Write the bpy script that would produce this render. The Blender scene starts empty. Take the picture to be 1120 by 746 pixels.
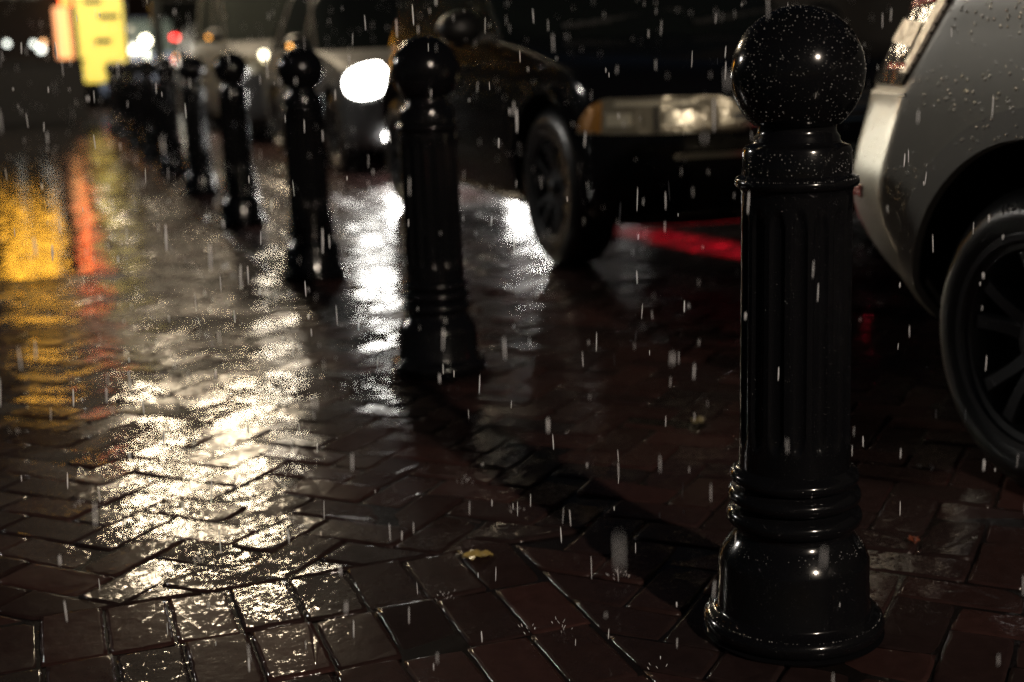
import bpy, bmesh, math, random
from mathutils import Vector, Matrix
from mathutils.bvhtree import BVHTree
R = math.radians
C = bpy.context.scene.collection
SC = bpy.context.scene
rnd = random.Random(7)

# ------------------------------------------------------------------ camera
F_PX, PITCH, ROLL, YAW, CAM_H = 1467.66, .2134, -.0372, .3304, .9498
cp, sp, cy, sy = math.cos(PITCH), math.sin(PITCH), math.cos(YAW), math.sin(YAW)
fw = Vector((sy*cp, cy*cp, -sp)); r0 = Vector((cy, -sy, 0)); u0 = r0.cross(fw)
rt = r0*math.cos(ROLL) + u0*math.sin(ROLL); up = -r0*math.sin(ROLL) + u0*math.cos(ROLL)
cam = bpy.data.cameras.new('camera'); camo = bpy.data.objects.new('camera', cam); C.objects.link(camo)
M = Matrix((rt, up, -fw)).transposed().to_4x4(); M.translation = Vector((0, 0, CAM_H))
camo.matrix_world = M
cam.sensor_width = 36; cam.lens = F_PX/1120*36; cam.clip_end = 600; cam.clip_start = .05
cam.dof.use_dof = True; cam.dof.focus_distance = 2.08; cam.dof.aperture_fstop = 2.5
SC.camera = camo

# ------------------------------------------------------------------ world, exposure
w = bpy.data.worlds.new('World'); SC.world = w; w.use_nodes = True
nt = w.node_tree; nt.nodes.clear()
sky = nt.nodes.new('ShaderNodeTexSky'); sky.sky_type = 'NISHITA'; sky.sun_disc = False
sky.sun_elevation = R(30); sky.sun_rotation = R(200)
bg = nt.nodes.new('ShaderNodeBackground'); bg.inputs['Strength'].default_value = .0018
out = nt.nodes.new('ShaderNodeOutputWorld')
nt.links.new(sky.outputs[0], bg.inputs[0]); nt.links.new(bg.outputs[0], out.inputs[0])
SC.view_settings.view_transform = 'Standard'; SC.view_settings.look = 'None'
SC.view_settings.exposure = 0; SC.view_settings.gamma = 1
SC.cycles.use_denoising = True; SC.cycles.denoising_prefilter = 'NONE'
SC.cycles.sample_clamp_indirect = 4; SC.cycles.sample_clamp_direct = 20
SC.cycles.max_bounces = 6
SC.cycles.use_light_tree = True

# light powers
KEY_W, LAMP_A_W, LAMP_B_W = 1800, 1100, 210
HEAD_W, FOG_W, RED_W = 340, 330, 7500
SIDE_W = 450
CORNER_FILL_W = 3300

# ------------------------------------------------------------------ helpers
def tag(o, label=None, cat=None, group=None, kind=None):
    if label: o['label'] = label
    if cat: o['category'] = cat
    if group: o['group'] = group
    if kind: o['kind'] = kind
    return o
def empty(name, loc=(0, 0, 0), label=None, cat=None, group=None, rz=0):
    o = bpy.data.objects.new(name, None); C.objects.link(o); o.location = loc; o.rotation_euler = (0, 0, rz)
    o.empty_display_size = .1
    return tag(o, label, cat, group)
def link(name, me, mat=None, parent=None, smooth=True, loc=None):
    if mat is not None:
        me.materials.clear()
        for m in (mat if isinstance(mat, (list, tuple)) else [mat]): me.materials.append(m)
    if smooth is not False:
        me.polygons.foreach_set('use_smooth', [True]*len(me.polygons))
        if smooth is not True: me.set_sharp_from_angle(angle=R(smooth))
    o = bpy.data.objects.new(name, me); C.objects.link(o)
    if parent: o.parent = parent
    if loc: o.location = loc
    return o
def mesh(name, v, f):
    me = bpy.data.meshes.new(name); me.from_pydata(v, [], f); me.update(); return me
def box(b, c, s, rot=None):
    m = Matrix.Diagonal((s[0], s[1], s[2], 1))
    if rot: m = rot.to_4x4() @ m
    bmesh.ops.create_cube(b, size=1, matrix=Matrix.Translation(c) @ m)
def bm_obj(name, b, mat, parent=None, smooth=35, bevel=0):
    if bevel: bmesh.ops.bevel(b, geom=b.edges[:], offset=bevel, segments=2, affect='EDGES')
    bmesh.ops.recalc_face_normals(b, faces=b.faces[:])
    me = bpy.data.meshes.new(name); b.to_mesh(me); b.free(); return link(name, me, mat, parent, smooth)
def boxes(name, lst, mat, parent=None, bevel=.01):
    b = bmesh.new()
    for it in lst: box(b, *it)
    return bm_obj(name, b, mat, parent, 35, bevel)
def lathe_mesh(name, prof, n=64, axis='Z', c=(0, 0, 0), fr=None):
    v, f = [], []
    for (h, r) in prof:
        for i in range(n):
            a = 2*math.pi*i/n; rr = fr(h, r, a) if fr else r
            p = (rr*math.cos(a), rr*math.sin(a), h) if axis == 'Z' else (h, rr*math.cos(a), rr*math.sin(a))
            v.append((p[0]+c[0], p[1]+c[1], p[2]+c[2]))
    m = len(prof)
    for j in range(m-1):
        for i in range(n):
            k = (i+1) % n
            q = (j*n+i, j*n+k, (j+1)*n+k, (j+1)*n+i)
            f.append(q if axis == 'Z' else q)
    if axis == 'Z' and prof[0][1] > 1e-6: f.append(tuple(range(n))[::-1])
    if axis == 'Z' and prof[-1][1] > 1e-6: f.append(tuple(range((m-1)*n, m*n)))
    me = mesh(name, v, f)
    b = bmesh.new(); b.from_mesh(me); bmesh.ops.remove_doubles(b, verts=b.verts[:], dist=1e-6)
    bmesh.ops.recalc_face_normals(b, faces=b.faces[:]); b.to_mesh(me); b.free()
    return me
def tube_mesh(name, pts, rad, n=12):
    v, f = [], []
    pts = [Vector(p) for p in pts]
    for j, p in enumerate(pts):
        t = (pts[min(j+1, len(pts)-1)] - pts[max(j-1, 0)]).normalized()
        a = t.orthogonal().normalized() if j == 0 else (a - t*a.dot(t)).normalized()
        bb = t.cross(a); r = rad[j] if isinstance(rad, (list, tuple)) else rad
        for i in range(n):
            g = 2*math.pi*i/n; v.append(p + a*math.cos(g)*r + bb*math.sin(g)*r)
    for j in range(len(pts)-1):
        for i in range(n):
            k = (i+1) % n; f.append((j*n+i, j*n+k, (j+1)*n+k, (j+1)*n+i))
    f.append(tuple(range(n))[::-1]); f.append(tuple(range((len(pts)-1)*n, len(pts)*n)))
    return mesh(name, v, f)

# ------------------------------------------------------------------ materials
def mat(name, col, rough=.5, metal=0, coat=0, coat_rough=.05, emit=None, estr=0, bump=None, trans=0, spec=.5):
    m = bpy.data.materials.new(name); m.use_nodes = True
    p = m.node_tree.nodes['Principled BSDF']
    p.inputs['Base Color'].default_value = (*col, 1); p.inputs['Roughness'].default_value = rough
    p.inputs['Metallic'].default_value = metal; p.inputs['Coat Weight'].default_value = coat
    p.inputs['Coat Roughness'].default_value = coat_rough; p.inputs['Transmission Weight'].default_value = trans
    p.inputs['Specular IOR Level'].default_value = spec
    if emit: p.inputs['Emission Color'].default_value = (*emit, 1); p.inputs['Emission Strength'].default_value = estr
    if bump:   # (kind, scale, strength, distance)
        b = add_bump(m, *bump)
        m.node_tree.links.new(b.outputs[0], p.inputs['Normal'])
        if coat: m.node_tree.links.new(b.outputs[0], p.inputs['Coat Normal'])
    return m
def N(m, t, **kw):
    n = m.node_tree.nodes.new(t)
    for k, v in kw.items():
        if k in n.inputs: n.inputs[k].default_value = v
        else: setattr(n, k, v)
    return n
def L(m, a, b): m.node_tree.links.new(a, b)
def add_bump(m, kind, scale, strength, dist, prev=None):
    tc = N(m, 'ShaderNodeTexCoord')
    b = N(m, 'ShaderNodeBump'); b.inputs['Strength'].default_value = strength; b.inputs['Distance'].default_value = dist
    if kind == 'noise':
        t = N(m, 'ShaderNodeTexNoise'); t.inputs['Scale'].default_value = scale; t.inputs['Detail'].default_value = 4
        L(m, tc.outputs['Object'], t.inputs['Vector']); h = t.outputs['Fac']
    elif kind == 'drops':   # beads of water
        t = N(m, 'ShaderNodeTexVoronoi'); t.inputs['Scale'].default_value = scale; t.feature = 'F1'
        L(m, tc.outputs['Object'], t.inputs['Vector'])
        r = N(m, 'ShaderNodeMapRange'); r.inputs['From Min'].default_value = .0; r.inputs['From Max'].default_value = .42
        r.inputs['To Min'].default_value = 1; r.inputs['To Max'].default_value = 0; r.interpolation_type = 'SMOOTHSTEP'
        L(m, t.outputs['Distance'], r.inputs['Value'])
        k = N(m, 'ShaderNodeMath', operation='GREATER_THAN'); k.inputs[1].default_value = .8
        s = N(m, 'ShaderNodeSeparateColor'); L(m, t.outputs['Color'], s.inputs[0]); L(m, s.outputs[0], k.inputs[0])
        mu = N(m, 'ShaderNodeMath', operation='MULTIPLY'); L(m, r.outputs[0], mu.inputs[0]); L(m, k.outputs[0], mu.inputs[1])
        h = mu.outputs[0]
    else:                   # facets
        t = N(m, 'ShaderNodeTexVoronoi'); t.inputs['Scale'].default_value = scale
        L(m, tc.outputs['Object'], t.inputs['Vector']); h = t.outputs['Distance']
    L(m, h, b.inputs['Height'])
    if prev: L(m, prev.outputs[0], b.inputs['Normal'])
    return b

def wet_ground(name, cols, rough=(.12, .42), island=True, scale=1., coat=.6):
    m = bpy.data.materials.new(name); m.use_nodes = True; p = m.node_tree.nodes['Principled BSDF']
    tc = N(m, 'ShaderNodeTexCoord')
    ramp = N(m, 'ShaderNodeValToRGB')
    e = ramp.color_ramp.elements
    e[0].color = (*cols[0], 1); e[1].color = (*cols[-1], 1)
    for i, c in enumerate(cols[1:-1]): e.new((i+1)/(len(cols)-1)).color = (*c, 1)
    if island:
        g = N(m, 'ShaderNodeNewGeometry'); L(m, g.outputs['Random Per Island'], ramp.inputs[0])
    else:
        t = N(m, 'ShaderNodeTexNoise', Scale=3.); L(m, tc.outputs['Object'], t.inputs['Vector']); L(m, t.outputs['Fac'], ramp.inputs[0])
    n2 = N(m, 'ShaderNodeTexNoise', Scale=38., Detail=6.); L(m, tc.outputs['Object'], n2.inputs['Vector'])
    mx = N(m, 'ShaderNodeMix', data_type='RGBA', blend_type='MULTIPLY'); mx.inputs[0].default_value = .55
    L(m, ramp.outputs[0], mx.inputs[6]); L(m, n2.outputs['Fac'], mx.inputs[7]); L(m, mx.outputs[2], p.inputs['Base Color'])
    # wetness: broad patches of standing film and drier, rougher patches
    wn = N(m, 'ShaderNodeTexNoise', Scale=2.3, Detail=3.); L(m, tc.outputs['Object'], wn.inputs['Vector'])
    mr = N(m, 'ShaderNodeMapRange'); mr.inputs['From Min'].default_value = .4; mr.inputs['From Max'].default_value = .62
    mr.inputs['To Min'].default_value = rough[0]; mr.inputs['To Max'].default_value = rough[1]
    L(m, wn.outputs['Fac'], mr.inputs['Value']); L(m, mr.outputs[0], p.inputs['Roughness'])
    b1 = add_bump(m, 'noise', 34*scale, .15, .006)
    b2 = add_bump(m, 'noise', 110*scale, .05, .0035, b1)
    b3 = add_bump(m, 'noise', 420*scale, .06, .0014, b2)
    L(m, b3.outputs[0], p.inputs['Normal'])
    # the film of water sits on grit: small facets, each tilted its own way
    last = b3
    for sc_, amp in ((52*scale, .040), (180*scale, .055)):
        vo = N(m, 'ShaderNodeTexVoronoi', Scale=sc_); L(m, tc.outputs['Object'], vo.inputs['Vector'])
        sb = N(m, 'ShaderNodeVectorMath', operation='SUBTRACT'); L(m, vo.outputs['Color'], sb.inputs[0]); sb.inputs[1].default_value = (.5, .5, .5)
        ml = N(m, 'ShaderNodeVectorMath', operation='SCALE'); L(m, sb.outputs[0], ml.inputs[0]); ml.inputs['Scale'].default_value = amp
        ad = N(m, 'ShaderNodeVectorMath', operation='ADD'); L(m, ml.outputs[0], ad.inputs[0]); L(m, last.outputs[0], ad.inputs[1])
        last = N(m, 'ShaderNodeVectorMath', operation='NORMALIZE'); L(m, ad.outputs[0], last.inputs[0])
    facet = last
    p.inputs['Coat Weight'].default_value = coat; p.inputs['Coat Roughness'].default_value = .05; p.inputs['Specular IOR Level'].default_value = .004; p.inputs['Coat IOR'].default_value = 1.33
    L(m, facet.outputs[0], p.inputs['Coat Normal'])
    if island:      # some bricks hold a film of water, others soak it up and shine less
        mu = N(m, 'ShaderNodeMath', operation='MULTIPLY'); mu.inputs[1].default_value = 37.7; L(m, g.outputs['Random Per Island'], mu.inputs[0])
        fr = N(m, 'ShaderNodeMath', operation='FRACT'); L(m, mu.outputs[0], fr.inputs[0])
        r1 = N(m, 'ShaderNodeMapRange'); r1.inputs['To Min'].default_value = .035; r1.inputs['To Max'].default_value = .07; L(m, fr.outputs[0], r1.inputs['Value']); L(m, r1.outputs[0], p.inputs['Coat Roughness'])
        r2 = N(m, 'ShaderNodeMapRange'); r2.inputs['From Min'].default_value = .35; r2.inputs['From Max'].default_value = .65; r2.inputs['To Min'].default_value = .12; r2.inputs['To Max'].default_value = 1.
        L(m, wn.outputs['Fac'], r2.inputs['Value']); L(m, r2.outputs[0], p.inputs['Coat Weight'])
    return m

M_BRICK = wet_ground('wet_red_brick', [(.048, .024, .022), (.028, .018, .017), (.060, .028, .025), (.024, .017, .017), (.040, .022, .021)], (.26, .5), coat=1.)
M_GROUND = wet_ground('wet_ground', [(.010, .008, .008), (.016, .012, .011)], (.3, .55), island=False, coat=1.)
M_IRON = mat('wet_black_paint', (.005, .005, .006), .13, 0, 0, .06, bump=('drops', 380, .6, .0018), spec=.5)
M_TYRE = mat('tyre_rubber', (.012, .012, .012), .32, 0, .25, .15, bump=('noise', 160, .4, .002))
M_RIM = mat('alloy', (.07, .07, .072), .4, .7, .5, .1, bump=('drops', 190, .3, .002))
M_DARK = mat('black_plastic', (.01, .01, .01), .45)
M_CHROME = mat('chrome', (.75, .73, .68), .12, 1, bump=('noise', 40, .15, .003))
M_GLASS = mat('car_glass', (.012, .015, .014), .12, 0, .1, .06, bump=('drops', 70, .5, .005), spec=.12)
M_BLACKCAR = mat('black_car_paint', (.005, .005, .006), .12, 0, 0, .12, bump=('drops', 60, .4, .004), spec=.45)
M_PALECAR = mat('champagne_silver_car_paint', (.44, .42, .37), .28, .3, .9, .13, bump=('drops', 90, .5, .004))
M_FLARE = mat('shaded_flare_paint', (.30, .285, .25), .4, .1, .5, .2, bump=('drops', 90, .5, .004))  # car paint made darker to draw the shading break round the arch
M_GREYCAR = mat('grey_car_paint', (.09, .09, .09), .55, .0, 0, .2, spec=.08)
M_BLUECAR = mat('dark_blue_car_paint', (.02, .025, .04), .5, 0, 0, .2, spec=.08)
M_GLASSFAR = mat('wet_misted_glass', (.015, .017, .016), .7, spec=.0)
M_REFLECTOR = mat('lamp_reflector', (.34, .31, .23), .3, .6, 1, .05, bump=('noise', 9, .6, .05))
M_AMBER = mat('amber_lens', (.42, .19, .03), .2, .3, 1, .03, bump=('facet', 60, .4, .01))
M_REDLENS = mat('red_lens', (.5, .02, .015), .2, .2, 1, .03, bump=('facet', 60, .4, .01))
M_CLEARLENS = mat('clear_tail_lens', (.10, .085, .075), .14, .6, 1, .03, bump=('noise', 12, .4, .03))
M_TAILCELL = mat('tail_lamp_cell', (.85, .78, .68), .3, .3, 1, .05, bump=('noise', 30, .5, .02))
M_BRAKE = mat('lit_brake_lens', (.6, .02, .02), .2, emit=(1, .03, .04), estr=.6)
M_HEADLIT = mat('lit_headlamp', (1, 1, 1), .2, emit=(1, .97, .9), estr=40)
M_FOGLIT = mat('lit_fog_lamp', (1, 1, 1), .2, emit=(1, .97, .92), estr=45)
M_AMBERLIT = mat('lit_amber_lens', (1, .4, .05), .3, emit=(1, .42, .06), estr=3)
M_LAMPLENS = mat('street_lamp_lens', (1, .9, .7), .3, emit=(1, .86, .62), estr=20)
M_POST = mat('dark_post_paint', (.015, .017, .016), .35, .2, .8, .1)
M_WALL = mat('dark_render_wall', (.008, .007, .007), .8, bump=('noise', 12, .3, .02), spec=.06)
M_WALL2 = mat('soot_brick_wall', (.022, .015, .012), .8, bump=('noise', 20, .3, .02), spec=.06)
M_CONC = mat('wet_concrete', (.012, .012, .013), .6, 0, 0, .2, bump=('noise', 14, .3, .01), spec=.06)
M_AMBERWIN = mat('amber_lit_window', (1, .6, .1), .4, emit=(1, .46, .03), estr=8)
M_NEON = mat('orange_neon', (1, .3, .1), .4, emit=(1, .10, .02), estr=4.5)
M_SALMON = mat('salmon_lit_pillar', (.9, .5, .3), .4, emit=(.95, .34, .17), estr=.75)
M_YELLOW = mat('yellow_lit_sign', (.9, .8, .2), .4, emit=(.85, .66, .09), estr=.62)
M_SIGNMARK = mat('sign_ink', (.08, .06, .02), .6)
M_DARKWIN = mat('unlit_window', (.01, .012, .014), .08, 0, 1, .05)
M_BULB = mat('warm_bulb', (1, .95, .8), .3, emit=(1, .9, .65), estr=7)
M_BULBW = mat('white_bulb', (1, .95, .8), .3, emit=(.9, 1, .95), estr=3)
M_BULBO = mat('orange_bulb', (1, .95, .8), .3, emit=(1, .42, .12), estr=2.5)
M_LEAF = mat('wet_yellow_leaf', (.42, .31, .10), .35, 0, .8, .1, bump=('noise', 60, .4, .004))
M_LEAFD = mat('wet_olive_leaf', (.16, .13, .05), .4, 0, .8, .1, bump=('noise', 60, .4, .004))
M_LEAFR = mat('wet_brown_leaf', (.22, .06, .03), .35, 0, .8, .1, bump=('noise', 60, .4, .004))
M_RAIN = mat('rain_drop', (.95, .96, 1), .15, 0, 1, .05)

# ------------------------------------------------------------------ ground
GZ = -.0034
tag(link('ground', mesh('ground', [(-220, -60, GZ), (220, -60, GZ), (220, 320, GZ), (-220, 320, GZ)], [(0, 1, 2, 3)]), M_GROUND, None, False), kind='structure')

M_ROAD = bpy.data.materials.new('wet_asphalt'); M_ROAD.use_nodes = True
_p = M_ROAD.node_tree.nodes['Principled BSDF']; _p.inputs['Base Color'].default_value = (.010, .009, .009, 1); _p.inputs['Roughness'].default_value = .06; _p.inputs['Specular IOR Level'].default_value = .22
_b = add_bump(M_ROAD, 'noise', 22, .26, .006); _b = add_bump(M_ROAD, 'noise', 4, .12, .02, _b); _tc = N(M_ROAD, 'ShaderNodeTexCoord'); _v = N(M_ROAD, 'ShaderNodeTexVoronoi', Scale=16.); L(M_ROAD, _tc.outputs['Object'], _v.inputs['Vector'])
_s = N(M_ROAD, 'ShaderNodeVectorMath', operation='SUBTRACT'); L(M_ROAD, _v.outputs['Color'], _s.inputs[0]); _s.inputs[1].default_value = (.5, .5, .5)
_m = N(M_ROAD, 'ShaderNodeVectorMath', operation='SCALE'); L(M_ROAD, _s.outputs[0], _m.inputs[0]); _m.inputs['Scale'].default_value = .045
_a = N(M_ROAD, 'ShaderNodeVectorMath', operation='ADD'); L(M_ROAD, _m.outputs[0], _a.inputs[0]); L(M_ROAD, _b.outputs[0], _a.inputs[1])
_n = N(M_ROAD, 'ShaderNodeVectorMath', operation='NORMALIZE'); L(M_ROAD, _a.outputs[0], _n.inputs[0]); L(M_ROAD, _n.outputs[0], _p.inputs['Normal'])
tag(link('wet_road', mesh('wet_road', [(-60, 6.5, .002), (.18, 6.5, .002), (.70, 25, .002), (.70, 300, .002), (-60, 300, .002)], [(0, 1, 2, 3, 4)]), M_ROAD, None, False), kind='structure')
def clip(poly, a, b, c):        # keep a*x + b*y >= c
    o = []
    for i in range(len(poly)):
        p, q = poly[i], poly[(i+1) % len(poly)]
        dp, dq = a*p[0]+b*p[1]-c, a*q[0]+b*q[1]-c
        if dp >= 0: o.append(p)
        if dp*dq < 0:
            t = dp/(dp-dq); o.append((p[0]+(q[0]-p[0])*t, p[1]+(q[1]-p[1])*t))
    return o
bv, bf = [], []
def brick(poly, j=.0022, ch=.0065):
    n = len(poly)
    if n < 3: return
    ar = sum(poly[i][0]*poly[(i+1) % n][1]-poly[(i+1) % n][0]*poly[i][1] for i in range(n))/2
    if abs(ar) < .0025: return
    if ar < 0: poly = poly[::-1]
    def inset(d):
        p = poly
        for i in range(n):
            q, s = poly[i], poly[(i+1) % n]
            ex, ey = s[0]-q[0], s[1]-q[1]; l = math.hypot(ex, ey)
            if l < 1e-6: continue
            a, b = -ey/l, ex/l
            p = clip(p, a, b, a*q[0]+b*q[1]+d)
        return p
    P, Q = inset(j), inset(j+ch)
    if len(P) != len(Q) or len(P) < 3: return
    n = len(P); cx = sum(p[0] for p in P)/n; cyy = sum(p[1] for p in P)/n
    near = cx*sy+cyy*cy < 5
    P2, Q2 = [], []
    for i in range(n):                       # chipped, slightly wavy edges
        m_ = (i+1) % n
        k = max(1, int(math.dist(P[i], P[m_])/.022)) if near else 1
        for q in range(k):
            t = q/k
            for A, B, jit in ((P, P2, .0005), (Q, Q2, .0007)):
                x, y = A[i][0]+(A[m_][0]-A[i][0])*t, A[i][1]+(A[m_][1]-A[i][1])*t
                g = .0015 if q == 0 and near else 0
                B.append((x+(cx-x)*g*12+rnd.gauss(0, jit), y+(cyy-y)*g*12+rnd.gauss(0, jit)))
    P, Q = P2, Q2; n = len(P)
    tx, ty, dz = rnd.gauss(0, .020), rnd.gauss(0, .020), rnd.gauss(0, .0011)
    zz = lambda p, z: z + dz + tx*(p[0]-cx) + ty*(p[1]-cyy)
    k = len(bv)
    for p in P: bv.append((p[0], p[1], -.009))
    for p in P: bv.append((p[0], p[1], zz(p, -.0019)))
    for p in Q: bv.append((p[0], p[1], zz(p, rnd.gauss(0, .0003) if near else 0)))
    for i in range(n):
        m_ = (i+1) % n
        bf.append((k+i, k+m_, k+n+m_, k+n+i)); bf.append((k+n+i, k+n+m_, k+2*n+m_, k+2*n+i))
    bf.append(tuple(k+2*n+i for i in range(n)))
BW = .1055; XB, YB = .80, 2.375
s2 = math.sqrt(.5)
def inview(x, y):
    d = Vector((x, y, -CAM_H)); z = d.dot(fw)
    if z < .5: return False
    px, py = F_PX*d.dot(rt)/z, F_PX*d.dot(up)/z
    return abs(px) < 560+260 and py > -373-190 and y < 19
RX, RY = .70, 6.55
for i in range(-220, 220):
    for jj in range(-220, 220):
        k = (i-jj) % 4
        if k == 0: rc = (i, jj, i+2, jj+1)
        elif k == 3: rc = (i, jj, i+1, jj+2)
        else: continue
        pts = [((x-y)*s2*BW+.35, (x+y)*s2*BW+YB) for x, y in ((rc[0], rc[1]), (rc[2], rc[1]), (rc[2], rc[3]), (rc[0], rc[3]))]
        mx_, my_ = sum(p[0] for p in pts)/4, sum(p[1] for p in pts)/4
        if not inview(mx_, my_) or (mx_ < min(RX, .18+(my_-6.5)*.0281) and my_ > RY): continue
        if my_ < YB and mx_ < XB:
            if my_ < YB-.2 and mx_ < XB-.2: continue
        if mx_ < XB or (my_ > YB-.1 and mx_ < XB+.1): pts = clip(pts, 0, 1, YB) if mx_ < XB+.1 and my_ < YB+.2 else pts
        elif my_ < YB: pts = clip(pts, 1, 0, XB)
        brick(pts)
for r in range(0, 9):
    y1 = YB-r*.207; y0 = y1-.207; off = .03 if r % 2 else .022
    for i in range(-40, 60):
        x0 = off+i*.1098
        if x0 > XB: continue
        pts = clip([(x0, y0), (x0+.1098, y0), (x0+.1098, y1), (x0, y1)], -1, 0, -XB)
        if len(pts) > 2 and inview(x0, y0): brick(pts)
bo = tag(link('brick_pavement', mesh('brick_pavement', bv, bf), M_BRICK, None, False), kind='structure')
bo.data.polygons.foreach_set('use_smooth', [len(p.vertices) == 4 and p.area < .0012 for p in bo.data.polygons])

# ------------------------------------------------------------------ bollards
def arc(h0, r_, rad, a0, a1, n=8, sq=1.):
    return [(h0+rad*sq*math.sin(R(a0+(a1-a0)*i/n)), r_+rad*math.cos(R(a0+(a1-a0)*i/n))) for i in range(n+1)]
base_prof = [(0, .0), (0, .140), (.006, .146)] + arc(.024, .126, .020, -60, 80, 8, .9) + [(.046, .124), (.050, .1215), (.086, .1215), (.088, .1205), (.130, .1205), (.136, .1185), (.150, .112), (.166, .100), (.176, .093), (.183, .092)] \
    + arc(.203, .092, .016, -80, 80, 8, .95) + [(.222, .090)] + arc(.2385, .091, .0145, -80, 80, 8, .95) + [(.256, .089)] + arc(.270, .090, .0125, -80, 80, 8, .95) + [(.286, .088), (.290, .0)]
def flute(h, r, a):
    k = (a*16/(2*math.pi)) % 1
    d = abs(k-.5)/.34
    if d >= 1: return r
    e = min((h-.325)/.03, (.700-h)/.03)
    if e <= 0: return r
    if e < 1:
        d2 = d*d + (1-e)**2
        if d2 >= 1: return r
        return r - .0065*math.sqrt(1-d2)
    return r - .0065*math.sqrt(1-d*d)
hs = [.286, .30, .318] + [.325+.03*i/5 for i in range(6)] + [.4, .5, .6] + [.67+.03*i/5 for i in range(6)] + [.708, .722]
shaft_prof = [(h, .0875-(h-.286)/.44*.0035) for h in hs]
col_prof = [(.718, .0), (.718, .084), (.724, .0845)] + arc(.738, .0838, .0105, -75, 75, 8, .95) + [(.750, .083), (.786, .082), (.792, .079), (.796, .068), (.800, .0645), (.806, .064), (.811, .060), (.818, .0585), (.826, .060), (.830, .0)]
ball_prof = [(.900+.1*math.sin(R(a)), .1*math.cos(R(a))) for a in range(-50, 91, 5)]
bm_base = lathe_mesh('bollard_base', base_prof, 72); bm_shaft = lathe_mesh('bollard_shaft', shaft_prof, 256, fr=flute)
bm_col = lathe_mesh('bollard_collar', col_prof, 72); bm_ball = lathe_mesh('bollard_ball', ball_prof, 72)
BX, BY, BS = 1.0885, 1.8025, 2.0654
blab = ['nearest black ball-top bollard, sharp and tall, beside the pale car wheel',
        'second black bollard from the front, standing before the glossy black car',
        'third black bollard back, its ball left of the glaring headlamp',
        'fourth black bollard back, slim blurred post with white glints on its right edge',
        'fifth black bollard back, blurred with bright glints between it and the fourth',
        'sixth black bollard back, blurred and part hidden behind the fifth',
        'seventh black bollard back in the dim blurred row',
        'eighth black bollard back, small and blurred near the red tail lamps',
        'ninth black bollard back, small and blurred right of the yellow sign',
        'farthest black bollard, smallest of the row beside the yellow sign']
for k in range(10):
    t = empty('bollard', (BX, BY+BS*k-(.1 if k == 2 else 0), 0), blab[k], 'bollard', 'black ball-top bollards in a row', rz=R(rnd.uniform(0, 360)) if k else R(6))
    for nm, me in (('base', bm_base), ('shaft', bm_shaft), ('collar', bm_col), ('ball', bm_ball)):
        link(nm, me, M_IRON if not me.materials else None, t, 40)

# ------------------------------------------------------------------ street lamps
def street_lamp(loc, h, arms, label, power, col, rad=.14):
    t = empty('street_lamp', loc, label, 'street lamp', 'street lamps')
    link('post', lathe_mesh('post', [(0, .0), (0, .11), (.25, .11), (.3, .075), (h-.3, .05), (h+.1, .045), (h+.1, 0)], 20), M_POST, t, 40)
    for ax, ay in arms:
        link('arm', tube_mesh('arm', [(0, 0, h-.2), (ax*.3, ay*.3, h+.12), (ax*.7, ay*.7, h+.2), (ax, ay, h+.16)], .03), M_POST, t)
        hd = link('lamp_head', lathe_mesh('lamp_head', [(h+.22, 0), (h+.2, .08), (h+.12, .2), (h+.05, .24), (h+.03, .24), (h+.03, 0)], 24, c=(ax, ay, 0)), M_POST, t, 40)
        link('lens', lathe_mesh('lens', [(h+.03, .0), (h+.029, .2), (h-.03, .17), (h-.07, .08), (h-.075, 0)], 24, c=(ax, ay, 0)), M_LAMPLENS, hd)
        li = bpy.data.lights.new('street_light', 'POINT'); li.energy = power; li.color = col; li.shadow_soft_size = rad
        lo = bpy.data.objects.new('street_light', li); C.objects.link(lo); lo.parent = t; lo.location = (ax, ay, h-.24)
    return t
street_lamp((1.62, 18.6, 0), 5.15, ((.62, .0), (-.50, .0)), 'tall dark street lamp, second arm added to widen its light, standing behind the far bollards', LAMP_A_W, (1, .80, .54), rad=.22)  # second arm added to broaden the lamp's pool on the bricks
street_lamp((4.9, 27.5, 0), 5.9, ((-.6, .0),), 'distant street lamp beyond the parked cars', LAMP_B_W, (1, .86, .66), rad=.26)
street_lamp((2.45, -6.6, 0), 5.25, ((-.5, 0),), 'street lamp on the near side lighting the closest bollard', KEY_W, (1, .84, .68), rad=.1)
street_lamp((-5.2, 12.2, 0), 3.9, ((.6, 0),), 'unseen street lamp added at the left to light the pale car', SIDE_W, (1, .95, .88))  # added out of view for the pale car's side and the bollard rim

# ------------------------------------------------------------------ cars
def interp(prof, per=.05):
    o = []
    for i in range(len(prof)-1):
        a, b = prof[i], prof[i+1]
        d = math.hypot(b[0]-a[0], max(abs(b[1]-a[1]), abs(b[2]-a[2]))); n = max(1, int(d/per))
        p0 = prof[max(i-1, 0)]; p3 = prof[min(i+2, len(prof)-1)]
        for k in range(n):
            t = k/n; row = []
            for c in range(4):
                m1 = (b[c]-p0[c])/2 if i else b[c]-a[c]; m2 = (p3[c]-a[c])/2 if i+2 < len(prof) else b[c]-a[c]
                lim = 3*(b[c]-a[c])
                if (b[c]-a[c]) == 0: m1 = m2 = 0
                else:
                    m1 = max(min(m1/(b[c]-a[c]), 3), 0)*(b[c]-a[c]); m2 = max(min(m2/(b[c]-a[c]), 3), 0)*(b[c]-a[c])
                row.append((2*t**3-3*t*t+1)*a[c]+(t**3-2*t*t+t)*m1+(-2*t**3+3*t*t)*b[c]+(t**3-t*t)*m2)
            o.append(row)
    o.append(list(prof[-1])); return o
CHAMFER = [False]      # the pale car has a flat facet at each rear corner
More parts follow.
